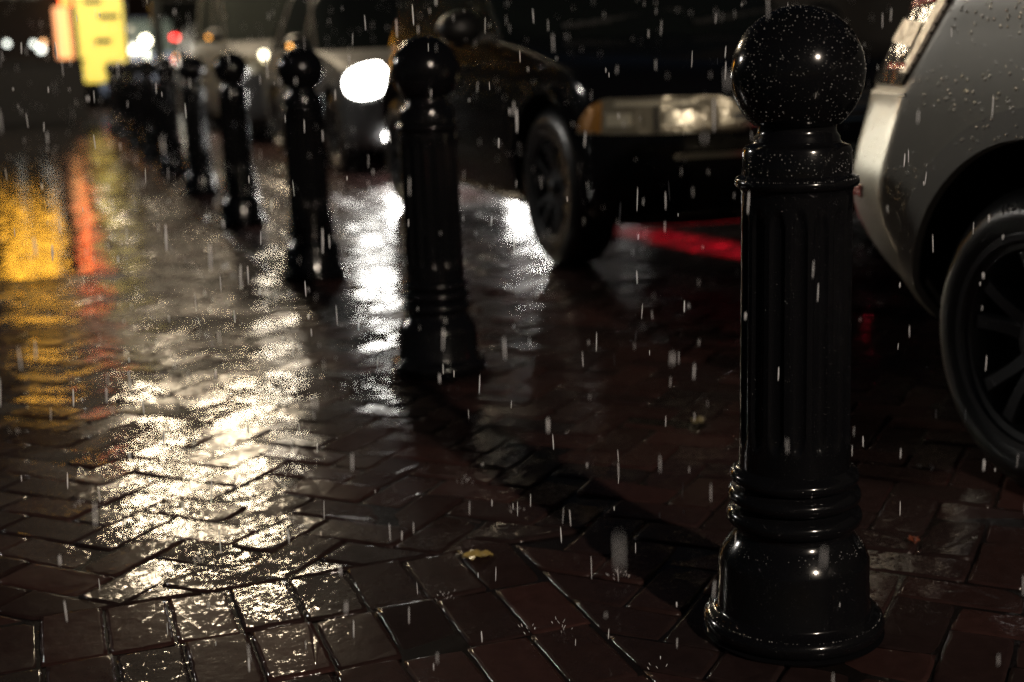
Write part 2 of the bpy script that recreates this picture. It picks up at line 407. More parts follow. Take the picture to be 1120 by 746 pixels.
def facet_corner():
    o = []; x = y = 0.
    def go(r, a0, a1, n):
        nonlocal x, y
        for i in range(n):
            o.append((x, y)); b0, b1 = R(a0+(a1-a0)*i/n), R(a0+(a1-a0)*(i+1)/n)
            x += r*(math.cos(b0)-math.cos(b1)); y += r*(math.sin(b1)-math.sin(b0))
    go(.12, 0, 19, 5)
    for i in range(6): o.append((x, y)); x += .22/6*math.sin(R(19)); y += .22/6*math.cos(R(19))
    go(.28, 19, 90, 9); o.append((x, y))
    return o
def plan(yf, yr, wd, rf, rr, bowf, bowr):
    rf = min(rf, wd*.98, (yr-yf)*.48); rr = min(rr, wd*.98, (yr-yf)*.48)
    P = []
    def seg(x0, y0, x1, y1, n):
        for i in range(n): t = i/n; P.append((x0+(x1-x0)*t, y0+(y1-y0)*t))
    def cor(cx, cyy, r, a0, a1, n):
        for i in range(n): a = R(a0+(a1-a0)*i/n); P.append((cx+r*math.cos(a), cyy+r*math.sin(a)))
    seg(-wd, yr-rr, -wd, yf+rf, 44)                       # left side towards the nose
    cor(-wd+rf, yf+rf, rf, 180, 270, 12); seg(-wd+rf, yf, wd-rf, yf, 14)
    cor(wd-rf, yf+rf, rf, 270, 360, 12); seg(wd, yf+rf, wd, yr-rr, 44)
    if CHAMFER[0]:
        fcn = facet_corner(); ex, ey = fcn[-1]
        P.clear()
        seg(-wd, yr-ey, -wd, yf+rf, 44); cor(-wd+rf, yf+rf, rf, 180, 270, 12); seg(-wd+rf, yf, wd-rf, yf, 14)
        cor(wd-rf, yf+rf, rf, 270, 360, 12); seg(wd, yf+rf, wd, yr-ey, 44)
        P.extend((wd-a, yr-ey+b) for a, b in fcn[:-1]); seg(wd-ex, yr, -wd+ex, yr, 14); P.extend((-wd+a, yr-ey+b) for a, b in fcn[:0:-1])
    else:
        cor(wd-rr, yr-rr, rr, 0, 90, 12); seg(wd-rr, yr, -wd+rr, yr, 14); cor(-wd+rr, yr-rr, rr, 90, 180, 12)
    o = []
    for x, y in P:
        q = (x/wd)**2; tf = max(0, 1-(y-yf)/1.6); tr = max(0, 1-(yr-y)/1.2)
        o.append((x, y+bowf*q*tf*tf-bowr*q*tr*tr))
    return o
def loft(name, prof, rf=.32, rr=.25, bowf=.12, bowr=.06, per=.05):
    rows = interp(prof, per); v, f = [], []
    for z, yf, yr, wd in rows:
        pl = plan(yf, yr, wd, rf, rr, bowf, bowr); n = len(pl)
        v += [(x, y, z) for x, y in pl]
    for j in range(len(rows)-1):
        for i in range(n):
            k = (i+1) % n; f.append((j*n+i, j*n+k, (j+1)*n+k, (j+1)*n+i))
    f.append(tuple(range(n))[::-1]); f.append(tuple(range((len(rows)-1)*n, len(rows)*n)))
    me = mesh(name, v, f)
    b = bmesh.new(); b.from_mesh(me)
    bmesh.ops.recalc_face_normals(b, faces=b.faces[:]); b.to_mesh(me); b.free()
    return me
def bvh_of(me):
    return BVHTree.FromPolygons([v.co for v in me.vertices], [tuple(p.vertices) for p in me.polygons])
def patch(name, bvh, ray, nu, nv, material, parent, off=.006, th=.012, smooth=True):
    """a shell that follows the body: ray(u, v) gives a start and a direction"""
    v, f = [], []; W_ = nu+1
    inner = []
    for j in range(nv+1):
        for i in range(nu+1):
            o, d = ray(i/nu, j/nv); d = Vector(d).normalized()
            h, nrm, _, _ = bvh.ray_cast(Vector(o), d)
            if h is None: return None
            if nrm.dot(d) > 0: nrm = -nrm
            v.append(h+nrm*off); inner.append(h+nrm*(off-th))
    n = len(v); v += inner
    for j in range(nv):
        for i in range(nu):
            a = j*W_+i; f.append((a, a+1, a+W_+1, a+W_))
    ring = [i for i in range(nu)] + [j*W_+nu for j in range(nv)] + [nv*W_+nu-i for i in range(nu)] + [(nv-j)*W_ for j in range(nv)]
    for i in range(len(ring)):
        a, b = ring[i], ring[(i+1) % len(ring)]; f.append((a, a+n, b+n, b))
    me = mesh(name, v, f)
    b = bmesh.new(); b.from_mesh(me); bmesh.ops.recalc_face_normals(b, faces=b.faces[:])
    # outward: compare with the first ray
    o, d = ray(.5, .5); fc = b.faces[:] ; fc = min(fc, key=lambda q: (q.calc_center_median()-Vector(v[(nv//2)*W_+nu//2])).length)
    if fc.normal.dot(Vector(d)) > 0: bmesh.ops.reverse_faces(b, faces=b.faces[:])
    b.to_mesh(me); b.free()
    return link(name, me, material, parent, 50)
def corner_ray(cx, cyy, a0, a1, z0, z1, side=-1):
    """rays shot inwards at a corner: a = 0 looks along the side, 90 along the nose; z0(u), z1(u)"""
    def ray(u, v):
        a = R(a0(v)+(a1(v)-a0(v))*u) if callable(a0) else R(a0+(a1-a0)*u)
        za, zb = z0(u), z1(u); z = za+(zb-za)*v
        d = Vector((side*math.cos(a), -math.sin(a), 0))
        return Vector((cx, cyy, z))+d*3, -d
    return ray
_wheel = {}
def wheel(parent, x, y, rad, side, spokes=5, wd=.20, letters=None):
    """side -1: outer face towards -X"""
    t = bpy.data.objects.new('wheel', None); C.objects.link(t); t.parent = parent; t.location = (x, y, rad); t.empty_display_size = .1
    if side > 0: t.rotation_euler = (0, 0, math.pi)
    key = (rad, spokes, wd)
    if key not in _wheel:
        rr = rad*.70
        tp = [(0, rr-.015), (-.006, rr+.004), (-.012, rr+.02), (-.013, rr+(rad-rr)*.45), (-.004, rad-.035), (.008, rad-.018), (.022, rad-.004)]
        for g in range(4):
            xx = .03+g*(wd-.06)/4
            tp += [(xx, rad), (xx+.026, rad), (xx+.028, rad-.008), (xx+.034, rad-.008)]
        tp += [(wd-.022, rad-.003), (wd-.006, rad-.02), (wd+.01, rr+(rad-rr)*.45), (wd, rr-.015)]
        ty = lathe_mesh('tyre', tp + [(0, rr-.015)], 96, 'X')
        rp = [(.002, rr-.016), (-.007, rr-.012), (-.009, rr+.002), (-.004, rr+.006), (.004, rr-.03), (.03, rr-.04), (wd-.02, rr-.04), (wd-.01, rr-.016)]
        rim = lathe_mesh('rim', rp, 96, 'X')
        b = bmesh.new()
        for s in range(spokes):
            a = 2*math.pi*s/spokes+.32
            for sgn in (-1, 1):
                rows = []
                for q in range(7):
                    tq = q/6; r_ = .045+(rr-.02-.045)*tq; wq = .050-.012*math.sin(tq*math.pi)+.004*tq
                    offc = sgn*(.012+.042*tq**1.5); xx = .040-.030*math.sin(tq*1.4)
                    ca, sa = math.cos(a), math.sin(a)
                    cpt = Vector((0, ca*r_-sa*offc, sa*r_+ca*offc)); tdir = Vector((0, -sa, ca))
                    rows.append([b.verts.new(cpt-tdir*wq*.5+Vector((xx+.012, 0, 0))), b.verts.new(cpt-tdir*wq*.32+Vector((xx, 0, 0))),
                                 b.verts.new(cpt+tdir*wq*.32+Vector((xx, 0, 0))), b.verts.new(cpt+tdir*wq*.5+Vector((xx+.012, 0, 0))),
                                 b.verts.new(cpt+tdir*wq*.4+Vector((xx+.045, 0, 0))), b.verts.new(cpt-tdir*wq*.4+Vector((xx+.045, 0, 0)))])
                for q in range(6):
                    for i in range(6):
                        k = (i+1) % 6; b.faces.new((rows[q][i], rows[q][k], rows[q+1][k], rows[q+1][i]))
        bmesh.ops.recalc_face_normals(b, faces=b.faces[:])
        sp_ = bpy.data.meshes.new('spokes'); b.to_mesh(sp_); b.free()
        hub = lathe_mesh('hub', [(.006, 0), (.007, .028), (.012, .034), (.03, .036), (.035, .075), (.055, .082), (.085, .08), (.085, 0)], 32, 'X')
        disc = lathe_mesh('brake_disc', [(.07, .05), (.07, rr*.72), (.09, rr*.72), (.09, .05), (.07, .05)], 48, 'X')
        _wheel[key] = (ty, rim, sp_, hub, disc)
    ms = _wheel[key]
    def put(n, me, m): return link(n, me, m if not me.materials else None, t, 40)
    ty = put('tyre', ms[0], M_TYRE); rm = put('rim', ms[1], M_RIM)
    put('spokes', ms[2], M_RIM); put('hub', ms[3], M_RIM); put('brake_disc', ms[4], M_DARK)
    if letters:
        b = bmesh.new(); rl = rad*.865
        for i, ch in enumerate(letters):
            cu = bpy.data.curves.new('letter', 'FONT'); cu.body = ch; cu.size = .036; cu.extrude = .0012; cu.align_x = 'CENTER'; cu.align_y = 'CENTER'
            to = bpy.data.objects.new('letter', cu); C.objects.link(to)
            dg = bpy.context.evaluated_depsgraph_get(); me = bpy.data.meshes.new_from_object(to.evaluated_get(dg))
            bpy.data.objects.remove(to); bpy.data.curves.remove(cu)
            a = R(letters_start) + i*.098            # angle from +Y(local) up
            # seen from -X: image right is -Y; glyph up points outwards
            upv = Vector((0, math.cos(a), math.sin(a))); rv = Vector((0, -math.sin(a), math.cos(a)))
            m4 = Matrix((rv, upv, Vector((-1, 0, 0)))).transposed().to_4x4(); m4.translation = upv*rl+Vector((-.0105, 0, 0))
            me.transform(m4); b.from_mesh(me); bpy.data.meshes.remove(me)
        bm_obj('tyre_lettering', b, mat('tyre_letter_rubber', (.05, .05, .05), .35, 0, .6, .15), t, False)
    return t
letters_start = 74

def make_car(name, loc, label, cat, group, paint, prof, cabin, wheels, rad, arch_r, opts):
    t = empty(name, loc, label, cat, group)
    CHAMFER[0] = bool(opts.get('facet'))
    bme = loft('body', prof, opts.get('rf', .32), opts.get('rr', .25), opts.get('bowf', .12), opts.get('bowr', .06))
    CHAMFER[0] = False
    bvh = bvh_of(bme)
    wmax = max(p[3] for p in prof)
    body = link('body', bme, [paint, M_DARK], t, True)
    b = bmesh.new()
    for wy in wheels:
        for sx in (-1, 1):
            bmesh.ops.create_cone(b, cap_ends=True, segments=48, radius1=arch_r, radius2=arch_r, depth=.5,
                                  matrix=Matrix.Translation((sx*wmax, wy, rad+.01)) @ Matrix.Rotation(R(90), 4, 'Y'))
    cme = bpy.data.meshes.new('arch_cut'); b.to_mesh(cme); b.free(); cme.materials.append(M_DARK)
    co = bpy.data.objects.new('arch_cut', cme); C.objects.link(co); co.location = loc
    mod = body.modifiers.new('arches', 'BOOLEAN'); mod.operation = 'DIFFERENCE'; mod.object = co; mod.solver = 'EXACT'; mod.material_mode = 'TRANSFER'
    bpy.context.view_layer.update()
    dg = bpy.context.evaluated_depsgraph_get(); nm = bpy.data.meshes.new_from_object(body.evaluated_get(dg))
    body.modifiers.clear(); body.data = nm; nm.name = 'body'
    bpy.data.objects.remove(co); bpy.data.meshes.remove(cme)
    nm.polygons.foreach_set('use_smooth', [True]*len(nm.polygons)); nm.set_sharp_from_angle(angle=R(38))
    # cabin: dark glass shell, pillars, roof
    rows = cabin
    gme = loft('windows', rows, .22, .2, .14, .06)
    gb = bvh_of(gme)
    link('windows', gme, opts.get('glass', M_GLASS), t, 40)
    z0, z1 = rows[0][0], rows[-2][0]
    yf0, yr0, w0 = rows[0][1:]; yf1, yr1, w1 = rows[-2][1:]
    roof_prof = [(z1-.015, yf1-.02, yr1+.02, w1+.012), (z1+.03, yf1+.10, yr1-.06, w1-.04), (z1+.055, yf1+.3, yr1-.2, w1-.16)]
    link('roof', loft('roof', roof_prof, .22, .2, .14, .06), paint, t, 40)
    def pillar(ya, yb, half):
        for sx in (-1, 1):
            def ray(u, v):
                y = ya+(yb-ya)*v + (u-.5)*2*half; z = z0+.01+(z1-.03-z0)*v
                return Vector((sx*2.5, y, z)), Vector((-sx, 0, 0))
            patch('pillar', gb, ray, 2, 8, paint, t, .004, .01)
    pillar(yf0+.42, yf1+.40, .035)
    mid = (wheels[0]+wheels[1])/2+.12
    pillar(mid, mid+.05, .04); pillar(yr0-.55, yr1-.45, .05)
    # doors with handles
    for sx in (-1, 1):
        for (ya, yb) in ((wheels[0]+.52, mid-.004), (mid+.004, wheels[1]-.30)):
            def ray(u, v):
                z = .36+(prof[-1][0]-.05-.36)*v; y = ya+(yb-ya)*u
                if yb > mid+.1: y -= max(0, .5-abs(v-.0)*1.2)*.30*u**3
                return Vector((sx*2.5, y, z)), Vector((-sx, 0, 0))
            dr = patch('door', bvh, ray, 10, 10, paint, t, .003, .008)
            if dr:
                hy = yb-.16; hx = sx*(wmax+.008)
                hb = bmesh.new(); box(hb, (hx, hy, prof[-1][0]-.14), (.035, .17, .03))
                bm_obj('handle', hb, opts.get('handle', paint), dr, 35, .008)
    # mirrors
    for sx in (-1, 1):
        mb = bmesh.new(); bmesh.ops.create_uvsphere(mb, u_segments=20, v_segments=12, radius=1)
        for vv in mb.verts:
            c = vv.co; q = 1 if c.y < 0 else .45
            vv.co = Vector((c.x*.115, c.y*.10*q, c.z*.085*(1-.15*c.x*sx)))
        bmesh.ops.translate(mb, verts=mb.verts[:], vec=(sx*(wmax+.10), yf0+.42, z0+.06))
        mo = bm_obj('door_mirror', mb, M_DARK if opts.get('dark_mirror') else paint, t, 60)
        sb = bmesh.new(); box(sb, (sx*(wmax-.02), yf0+.44, z0+.015), (.16, .06, .035)); bm_obj('mirror_arm', sb, M_DARK, mo, 35, .01)
        if opts.get('amber_mirror'):
            ab = bmesh.new(); bmesh.ops.create_uvsphere(ab, u_segments=12, v_segments=8, radius=.022); bmesh.ops.translate(ab, verts=ab.verts[:], vec=(sx*(wmax+.17), yf0+.335, z0+.05))
            bm_obj('repeater_lamp', ab, M_AMBERLIT, mo, 60)
    # wheels
    for wy in wheels:
        for sx in (-1, 1):
            near = opts.get('letters') and sx < 0 and wy == wheels[1]
            wheel(t, sx*(wmax-opts.get('inset', .015)), wy, rad, sx, opts.get('spokes', 5), letters=opts['letters'] if near else None)
            def ray(u, v):
                a = R(-8+196*u); r_ = arch_r+.002+(opts.get('flare', .05))*v
                return Vector((sx*2.5, wy+math.cos(a)*r_, rad+.01+math.sin(a)*r_)), Vector((-sx, 0, 0))
            def ray2(u, v):
                o, d = ray(u, v); o.z = max(o.z, prof[0][0]+.012); return o, d
            patch('arch_trim', bvh, ray2, 40, 4, opts.get('flare_mat', paint), t, .018, .04)
    return t, bvh, body

def front_lamps(t, bvh, yc, m, a0, a1, z0, z1, wmax, name='headlight', indicator=None):
    res = []
    for sx in (-1, 1):
        o = patch(name, bvh, corner_ray(sx*(wmax-.55), yc, a0, a1, z0, z1, sx), 20, 6, m, t, .007, .02)
        res.append(o)
        if indicator and o:
            patch('indicator', bvh, corner_ray(sx*(wmax-.55), yc, *indicator, sx), 8, 6, M_AMBER, o, .010, .01)
    return res
def front_strip(t, bvh, name, m, x0, x1, za, zb, off=.008, th=.02, n=16):
    def ray(u, v): return Vector((x0+(x1-x0)*u, -3, za+(zb-za)*v)), Vector((0, 1, 0))
    return patch(name, bvh, ray, n, 2, m, t, off, th)

SUV = [(.20, .30, 4.2, .78), (.25, .10, 4.45, .88), (.40, .0, 4.56, .915), (.56, .0, 4.6, .92), (.70, .03, 4.6, .92), (.80, .09, 4.58, .915),
       (.86, .22, 4.55, .905), (.905, .46, 4.5, .895), (.96, .88, 4.46, .88), (1.01, 1.40, 4.43, .865), (1.02, 1.6, 4.4, .85)]
SUVC = [(1.0, 1.30, 4.43, .845), (1.25, 1.74, 4.36, .775), (1.5, 2.14, 4.22, .69), (1.56, 2.3, 4.1, .64), (1.60, 2.6, 3.8, .45)]
def lit_lamp(t, x, y, z, power, tgt, col=(1, .97, .9), size=R(95), rad=.06, blend=.6):
    li = bpy.data.lights.new('lamp_beam', 'SPOT'); li.energy = power; li.color = col; li.spot_size = size; li.spot_blend = blend; li.shadow_soft_size = rad
    o = bpy.data.objects.new('lamp_beam', li); C.objects.link(o); o.parent = t; o.location = (x, y, z)
    o.rotation_euler = (Vector(tgt)-Vector((x, y, z))).to_track_quat('-Z', 'Y').to_euler()

# dark SUV facing the camera
t, bv_, body = make_car('dark_suv', (3.02, 4.74, 0), 'glossy black SUV parked nose towards us between the near bollard and the second', 'car', 'cars parked beside the bollards',
    M_BLACKCAR, [(z, a, b-.42, c) for z, a, b, c in SUV], [(z, a, b-.42, c) for z, a, b, c in SUVC], (.84, 3.46), .35, .40, dict(dark_mirror=True, spokes=6, flare=.03, rf=.36, rr=.5))
lamps = front_lamps(t, bv_, .75, M_REFLECTOR, 29, 90, lambda u: .605+.0*u, lambda u: .61+.135*min(1, (u/.22))**.6 - .05*max(0, (u-.8)/.2)**2, .92,
            indicator=(29.5, 42, lambda u: .612, lambda u: .61+.12*min(1, (u*.27/.22))**.6))
M_LAMPCHROME = mat('lamp_chrome', (.85, .80, .62), .28, .55, 1, .03, bump=('noise', 26, .3, .02))
for sx, lamp in zip((-1, 1), lamps):
    cr = lambda a0, a1, za, zb: corner_ray(sx*.37, .75, a0, a1, lambda u: za, lambda u: zb, sx)
    patch('highlight_strip', bv_, cr(47, 74, .712, .729), 14, 2, M_LAMPCHROME, lamp, .011, .01)  # pale strip stands for lamplight reflected along the headlight's top
    patch('divider', bv_, cr(60.5, 62, .612, .708), 2, 6, M_DARK, lamp, .011, .01)
    patch('bulb_reflector', bv_, cr(44, 53, .635, .685), 8, 6, M_LAMPCHROME, lamp, .010, .01)
    patch('bulb_reflector', bv_, cr(64, 72, .64, .69), 8, 6, M_LAMPCHROME, lamp, .010, .01)
gr = front_strip(t, bv_, 'grille', M_DARK, -.42, .42, .58, .74)
for zz in (.62, .66, .70): front_strip(gr, bv_, 'grille_bar', M_CHROME, -.40, .40, zz, zz+.012, .016)
ik = front_strip(t, bv_, 'air_intake', M_DARK, -.60, .60, .30, .49)
front_strip(t, bv_, 'chrome_strip', M_CHROME, -.66, .66, .505, .527, .012)
front_strip(t, bv_, 'chrome_strip', M_CHROME, -.62, .62, .268, .288, .012)
for x0 in (-.55, .12):
    wb = bmesh.new()
    for i in range(8):
        q = i/7; box(wb, (x0+q*.6, 1.36+.16*math.sin(q*1.5)+abs(x0+q*.6)**2*.14, 1.055+.06*q), (.09, .018, .018))
    bm_obj('wiper', wb, M_DARK, t)

# pale car, its tail towards us
PALE = [(.22, .35, 3.70, .70), (.27, .18, 3.88, .80), (.33, .06, 4.02, .845), (.45, .0, 4.19, .868), (.57, .0, 4.26, .878), (.68, .02, 4.235, .8755), (.76, .05, 4.205, .872), (.81, .08, 4.19, .8695), (.825, .1, 4.175, .8685), (.86, .2, 4.155, .866),
        (.95, .6, 4.09, .859), (1.04, 1.05, 4.01, .852), (1.10, 1.3, 3.93, .84)]
PALEC = [(1.08, 1.15, 3.92, .82), (1.25, 1.5, 3.82, .77), (1.48, 1.9, 3.66, .68), (1.54, 2.1, 3.5, .62), (1.58, 2.4, 3.2, .42)]
PX, PY = 2.75, 3.17-4.26
t, bv_, body = make_car('pale_car', (PX, PY, 0), 'pale champagne hatchback at right, its rear corner and wheel cut by the frame', 'car', None,
    M_PALECAR, PALE, PALEC, (2.19-PY-2.5, 2.19-PY), .322, .405, dict(rr=.40, bowr=.05, facet=True, flare=.062, flare_mat=M_FLARE, spokes=5, letters='GENERAL', inset=.0))
def tail(sx, m, red):
    def ray(u, v):
        a = R((-26+52*(1-v)**1.2*0+ -0)*0 + (2-26*v**.9) + ((62)-(2-26*v**.9))*u)   # wraps round the corner, widening upwards
        z = .835+.20*v + .03*(1-u)*v
        d = Vector((sx*math.cos(a), math.sin(a), 0)); return Vector((sx*.45, 3.75, z))+d*3, -d
    o = patch('tail_lamp', bv_, ray, 18, 10, m, t, .008, .02)
    def ray_r(u, v): return ray(.12+.5*u, .80+.16*v)
    patch('red_lens', bv_, ray_r, 10, 3, M_REDLENS if m is M_CLEARLENS else M_BRAKE, o, .012, .01)
    def ray_w(u, v): return ray(.14+.5*u, .38+.24*v+.10*u)
    patch('clear_cell', bv_, ray_w, 10, 5, M_TAILCELL, o, .012, .01)
    def ray_v(u, v): return ray(.0+.09*u, .12+.86*v)
    patch('edge_trim', bv_, ray_v, 3, 12, M_TAILCELL, o, .012, .01)
    def ray_s(u, v): return ray(.05+.35*u, .16+.06*v)
    patch('red_lens', bv_, ray_s, 6, 2, M_REDLENS, o, .012, .01)
    return o
tail(-1, M_CLEARLENS, False); tail(1, M_BRAKE, True)
fb = lathe_mesh('added_red_lamp', [(-.02, 0), (-.02, .035), (.0, .045), (.05, .045), (.05, 0)], 20, 'X')  # hidden lamp added as the source of the red ground patch
fb.transform(Matrix.Rotation(R(-90), 4, 'Z')); fb.transform(Matrix.Translation((.45, 4.25, .44))); link('added_red_lamp', fb, M_BRAKE, t)
lit_lamp(t, .45, 4.34, .44, RED_W, (2.98-PX, 5.62-PY, 0), (1, .02, .06), R(8), .04, .5)  # narrow red spot added to redden the ground under the black SUV
def bray(u, v): # bumper seam
    a = R(-2+70*u); d = Vector((-math.cos(a), math.sin(a), 0)); return Vector((-.45, 3.75, .812+.008*v))+d*3, -d
patch('bumper_seam', bv_, bray, 20, 1, M_DARK, t, .003, .006)
def rray(u, v):
    a = R(30+34*u); d = Vector((-math.cos(a), math.sin(a), 0)); return Vector((-.45, 3.75, .56+.03*v))+d*3, -d
patch('rear_reflector', bv_, rray, 8, 2, M_REDLENS, t, .006, .01)

# car behind with its lamps on
t, bv_, body = make_car('grey_car', (3.24, 10.30, 0), 'dark grey car with glaring white headlamps behind the second bollard', 'car', 'cars parked beside the bollards',
    M_GREYCAR, SUV, SUVC, (.84, 3.6), .33, .38, dict(dark_mirror=True, amber_mirror=True, glass=M_GLASSFAR))
front_lamps(t, bv_,   .75, M_HEADLIT, 36, 70, lambda u: .75-.13*math.sqrt(max(.02, 1-(2*u-1)**2)), lambda u: .755+.13*math.sqrt(max(.02, 1-(2*u-1)**2)), .92)
for sx in (-1, 1):
    fb = lathe_mesh('fog_lamp', [(-.02, 0), (-.02, .045), (.0, .055), (.05, .055), (.05, 0)], 20, 'X')
    fb.transform(Matrix.Rotation(R(90), 4, 'Z')); fb.transform(Matrix.Translation((sx*.62, .06, .32)))
    link('fog_lamp', fb, M_FOGLIT, t)
    db = lathe_mesh('added_low_lamp', [(-.03, 0), (-.03, .09), (.0, .105), (.06, .105), (.06, 0)], 24, 'X')  # lamp added so its reflection whitens the ground under the SUV
    db.transform(Matrix.Rotation(R(90), 4, 'Z')); db.transform(Matrix.Translation((sx*.42, .0, .37)))
    link('added_low_lamp', db, M_FOGLIT, t)
    lit_lamp(t, sx*.52, -.10, .72, HEAD_W, (sx*.6-.25, -10, .2))
    lit_lamp(t, sx*.60, -.06, .29, FOG_W, (sx*.6, -6, .0), size=R(80))
gr = front_strip(t, bv_, 'grille', M_DARK, -.42, .42, .58, .74)
front_strip(t, bv_, 'chrome_strip', M_CHROME, -.62, .62, .50, .522, .012)

# more of the parked row
VAN = [(.22, .25, 4.4, .82), (.28, .06, 4.7, .90), (.45, .0, 4.78, .935), (.70, .02, 4.8, .94), (.90, .06, 4.8, .94), (1.02, .16, 4.79, .935), (1.08, .34, 4.78, .93), (1.13, .62, 4.77, .925), (1.18, .95, 4.76, .92), (1.20, 1.1, 4.74, .91)]
VANC = [(1.18, .85, 4.76, .90), (1.5, 1.25, 4.74, .86), (1.85, 1.65, 4.7, .80), (1.92, 1.8, 4.6, .76), (1.96, 2.1, 4.4, .6)]
t, bv_, body = make_car('grey_van', (3.16, 15.6, 0), 'tall grey van with small amber and white lamps behind the third bollard', 'van', 'cars parked beside the bollards',
    M_GREYCAR, VAN, VANC, (.95, 3.85), .34, .40, dict(amber_mirror=True, glass=M_GLASSFAR))
hl = front_lamps(t, bv_, .75, M_REFLECTOR, 30, 72, lambda u: .80, lambda u: .82+.16*min(1, (u/.3))**.6, .94)
for sx in (-1, 1):
    for i, (x, z, r_, m) in enumerate(((.64, 1.0, .045, M_BULB), (.54, .98, .045, M_BULB), (.30, .80, .05, M_AMBERLIT), (.28, .68, .045, M_BULB))):
        sb = bmesh.new(); bmesh.ops.create_uvsphere(sb, u_segments=14, v_segments=10, radius=r_)
        for vv in sb.verts: vv.co.y *= .5
        bmesh.ops.translate(sb, verts=sb.verts[:], vec=(sx*x, .09 if z > .9 else .03, z)); bm_obj('front_lamp', sb, m, t, 60)
front_strip(t, bv_, 'grille', M_DARK, -.5, .5, .55, .78)
t, bv_, body = make_car('blue_car', (3.35, 21.4, 0), 'dark blue car far down the parked row with one amber lamp', 'car', 'cars parked beside the bollards',
    M_BLUECAR, SUV, SUVC, (.84, 3.6), .33, .38, dict(amber_mirror=True, glass=M_GLASSFAR))
front_lamps(t, bv_, .75, M_REFLECTOR, 30, 76, lambda u: .63, lambda u: .65+.12*min(1, (u/.3))**.6, .92)
# one driving away: red lamps at its back
t, bv_, body = make_car('dark_van', (2.25, 31.4, 0), 'dark van far down the street showing red tail lamps', 'van', None,
    M_BLUECAR, VAN, VANC, (.95, 3.85), .34, .40, dict())
t.rotation_euler = (0, 0, math.pi); t.location = (2.3, 31.4+4.8, 0)
for sx in (-1, 1):
    for z, hgt, m in ((1.02, .12, M_BRAKE), (1.5, .1, M_BRAKE)):
        sb = bmesh.new(); box(sb, (sx*.80, 4.80, z), (.16, .08, hgt)); bm_obj('tail_lamp', sb, m, t, 35, .015)

# ------------------------------------------------------------------ far end of the street
def facade(name, x0, x1, y, h, m, label, wins, depth=8):
    t = empty(name, ((x0+x1)/2, y, 0), label, 'building')
    cx = (x0+x1)/2
    boxes('wall', [((0, depth/2, h/2), (x1-x0, depth, h))], m, t)
    boxes('cornice', [((0, -.12, h-.2), (x1-x0+.2, .25, .3))], m, t)
    for (a, b, z0, z1, mm, frame) in wins:
        f = boxes('window', [(((a+b)/2-cx, -.03, z1+.04), (b-a+.16, .1, .08)), (((a+b)/2-cx, -.05, z0-.05), (b-a+.2, .14, .1)),
                   ((a-.04-cx, -.03, (z0+z1)/2), (.08, .1, z1-z0-.002)), ((b+.04-cx, -.03, (z0+z1)/2), (.08, .1, z1-z0-.002))], frame, t, .006)
        boxes('pane', [(((a+b)/2-cx, -.012, (z0+z1)/2), (b-a-.004, .02, z1-z0-.004))], mm, f, .002)
    return t
wl = []
for i in range(4):
    x = -.80+i*.275
    wl.append((x, x+.165, 2.3, 3.4, M_AMBERWIN, M_POST))
wl += [(-6.5, -5.2, .6, 2.6, M_DARKWIN, M_POST), (-4.6, -3.2, .6, 2.6, M_DARKWIN, M_POST)]
fa = facade('corner_building', -9, .62, 27.0, 9, M_WALL, 'dark building at far left with a row of tall amber lit windows', wl)
fb = facade('end_building', .66, 26, 46.0, 11, M_WALL2, 'dark building closing the far end of the street', [(4+i*3, 5.6+i*3, 4.5, 6.5, M_DARKWIN, M_POST) for i in range(7)] + [(4+i*3, 5.8+i*3, .8, 2.9, M_DARKWIN, M_POST) for i in range(7)])
fc = facade('side_building', 14, 30, 14.0, 10, M_WALL, 'dark building across the street behind the parked cars', [(14.6+i*2.4, 16+i*2.4, 1, 3, M_DARKWIN, M_POST) for i in range(6)], depth=28)
# neon strip on the corner, salmon pillar below it, yellow sign, low wall
ne = boxes('neon_strip_sign', [((.74, 26.80, 2.75), (.20, .10, 1.4))], M_NEON, None, .02)
tag(ne, 'vertical orange neon strip above the salmon pillar on the corner building', 'neon sign')
pil = boxes('lit_pillar', [((.62, 26.4, 1.2), (.27, .27, 1.62)), ((.62, 26.4, .2), (.36, .36, .4))], M_SALMON, None, .02)
tag(pil, 'salmon lit pillar left of the yellow sign', 'pillar')
ys = empty('yellow_sign', (1.26, 25.8, 0), 'tall glowing yellow sign board with dark marks', 'sign')
boxes('sign_face', [((0, 0, 1.55), (.80, .12, 1.8))], M_YELLOW, ys, .02)
boxes('sign_frame', [((-.435, 0, 1.25), (.06, .18, 2.5)), ((.435, 0, 1.25), (.06, .18, 2.5)), ((0, 0, 2.5), (.80, .16, .08))], M_POST, ys, .01)
for (x, z, wx, wz) in ((.16, 1.80, .34, .10), (.02, 1.37, .30, .10), (-.10, 2.06, .34, .09)):
    boxes('sign_mark', [((x, -.066, z), (wx, .014, wz))], M_SIGNMARK, ys, .003)
lw = boxes('low_wall', [((-3.1, 24.6, .5), (7.9, .35, 1.0)), ((-3.1, 24.6, 1.04), (8.0, .45, .08))], M_CONC, None, .02)
tag(lw, 'low dark wall across the far left below the lit windows', 'wall')
def wall_lamp(x, y, z, r_, m, label, grp='small lamps along the street end'):
    t = empty('wall_lamp', (x, y, z), label, 'lamp', grp)
    sb = bmesh.new(); bmesh.ops.create_uvsphere(sb, u_segments=14, v_segments=10, radius=r_); bm_obj('bulb', sb, m, t, 60)
    boxes('bracket', [((0, r_+.05, .02), (.04, .16, .04)), ((0, r_+.13, 0), (.1, .03, .16))], M_POST, t, .005)
wy = 26.72
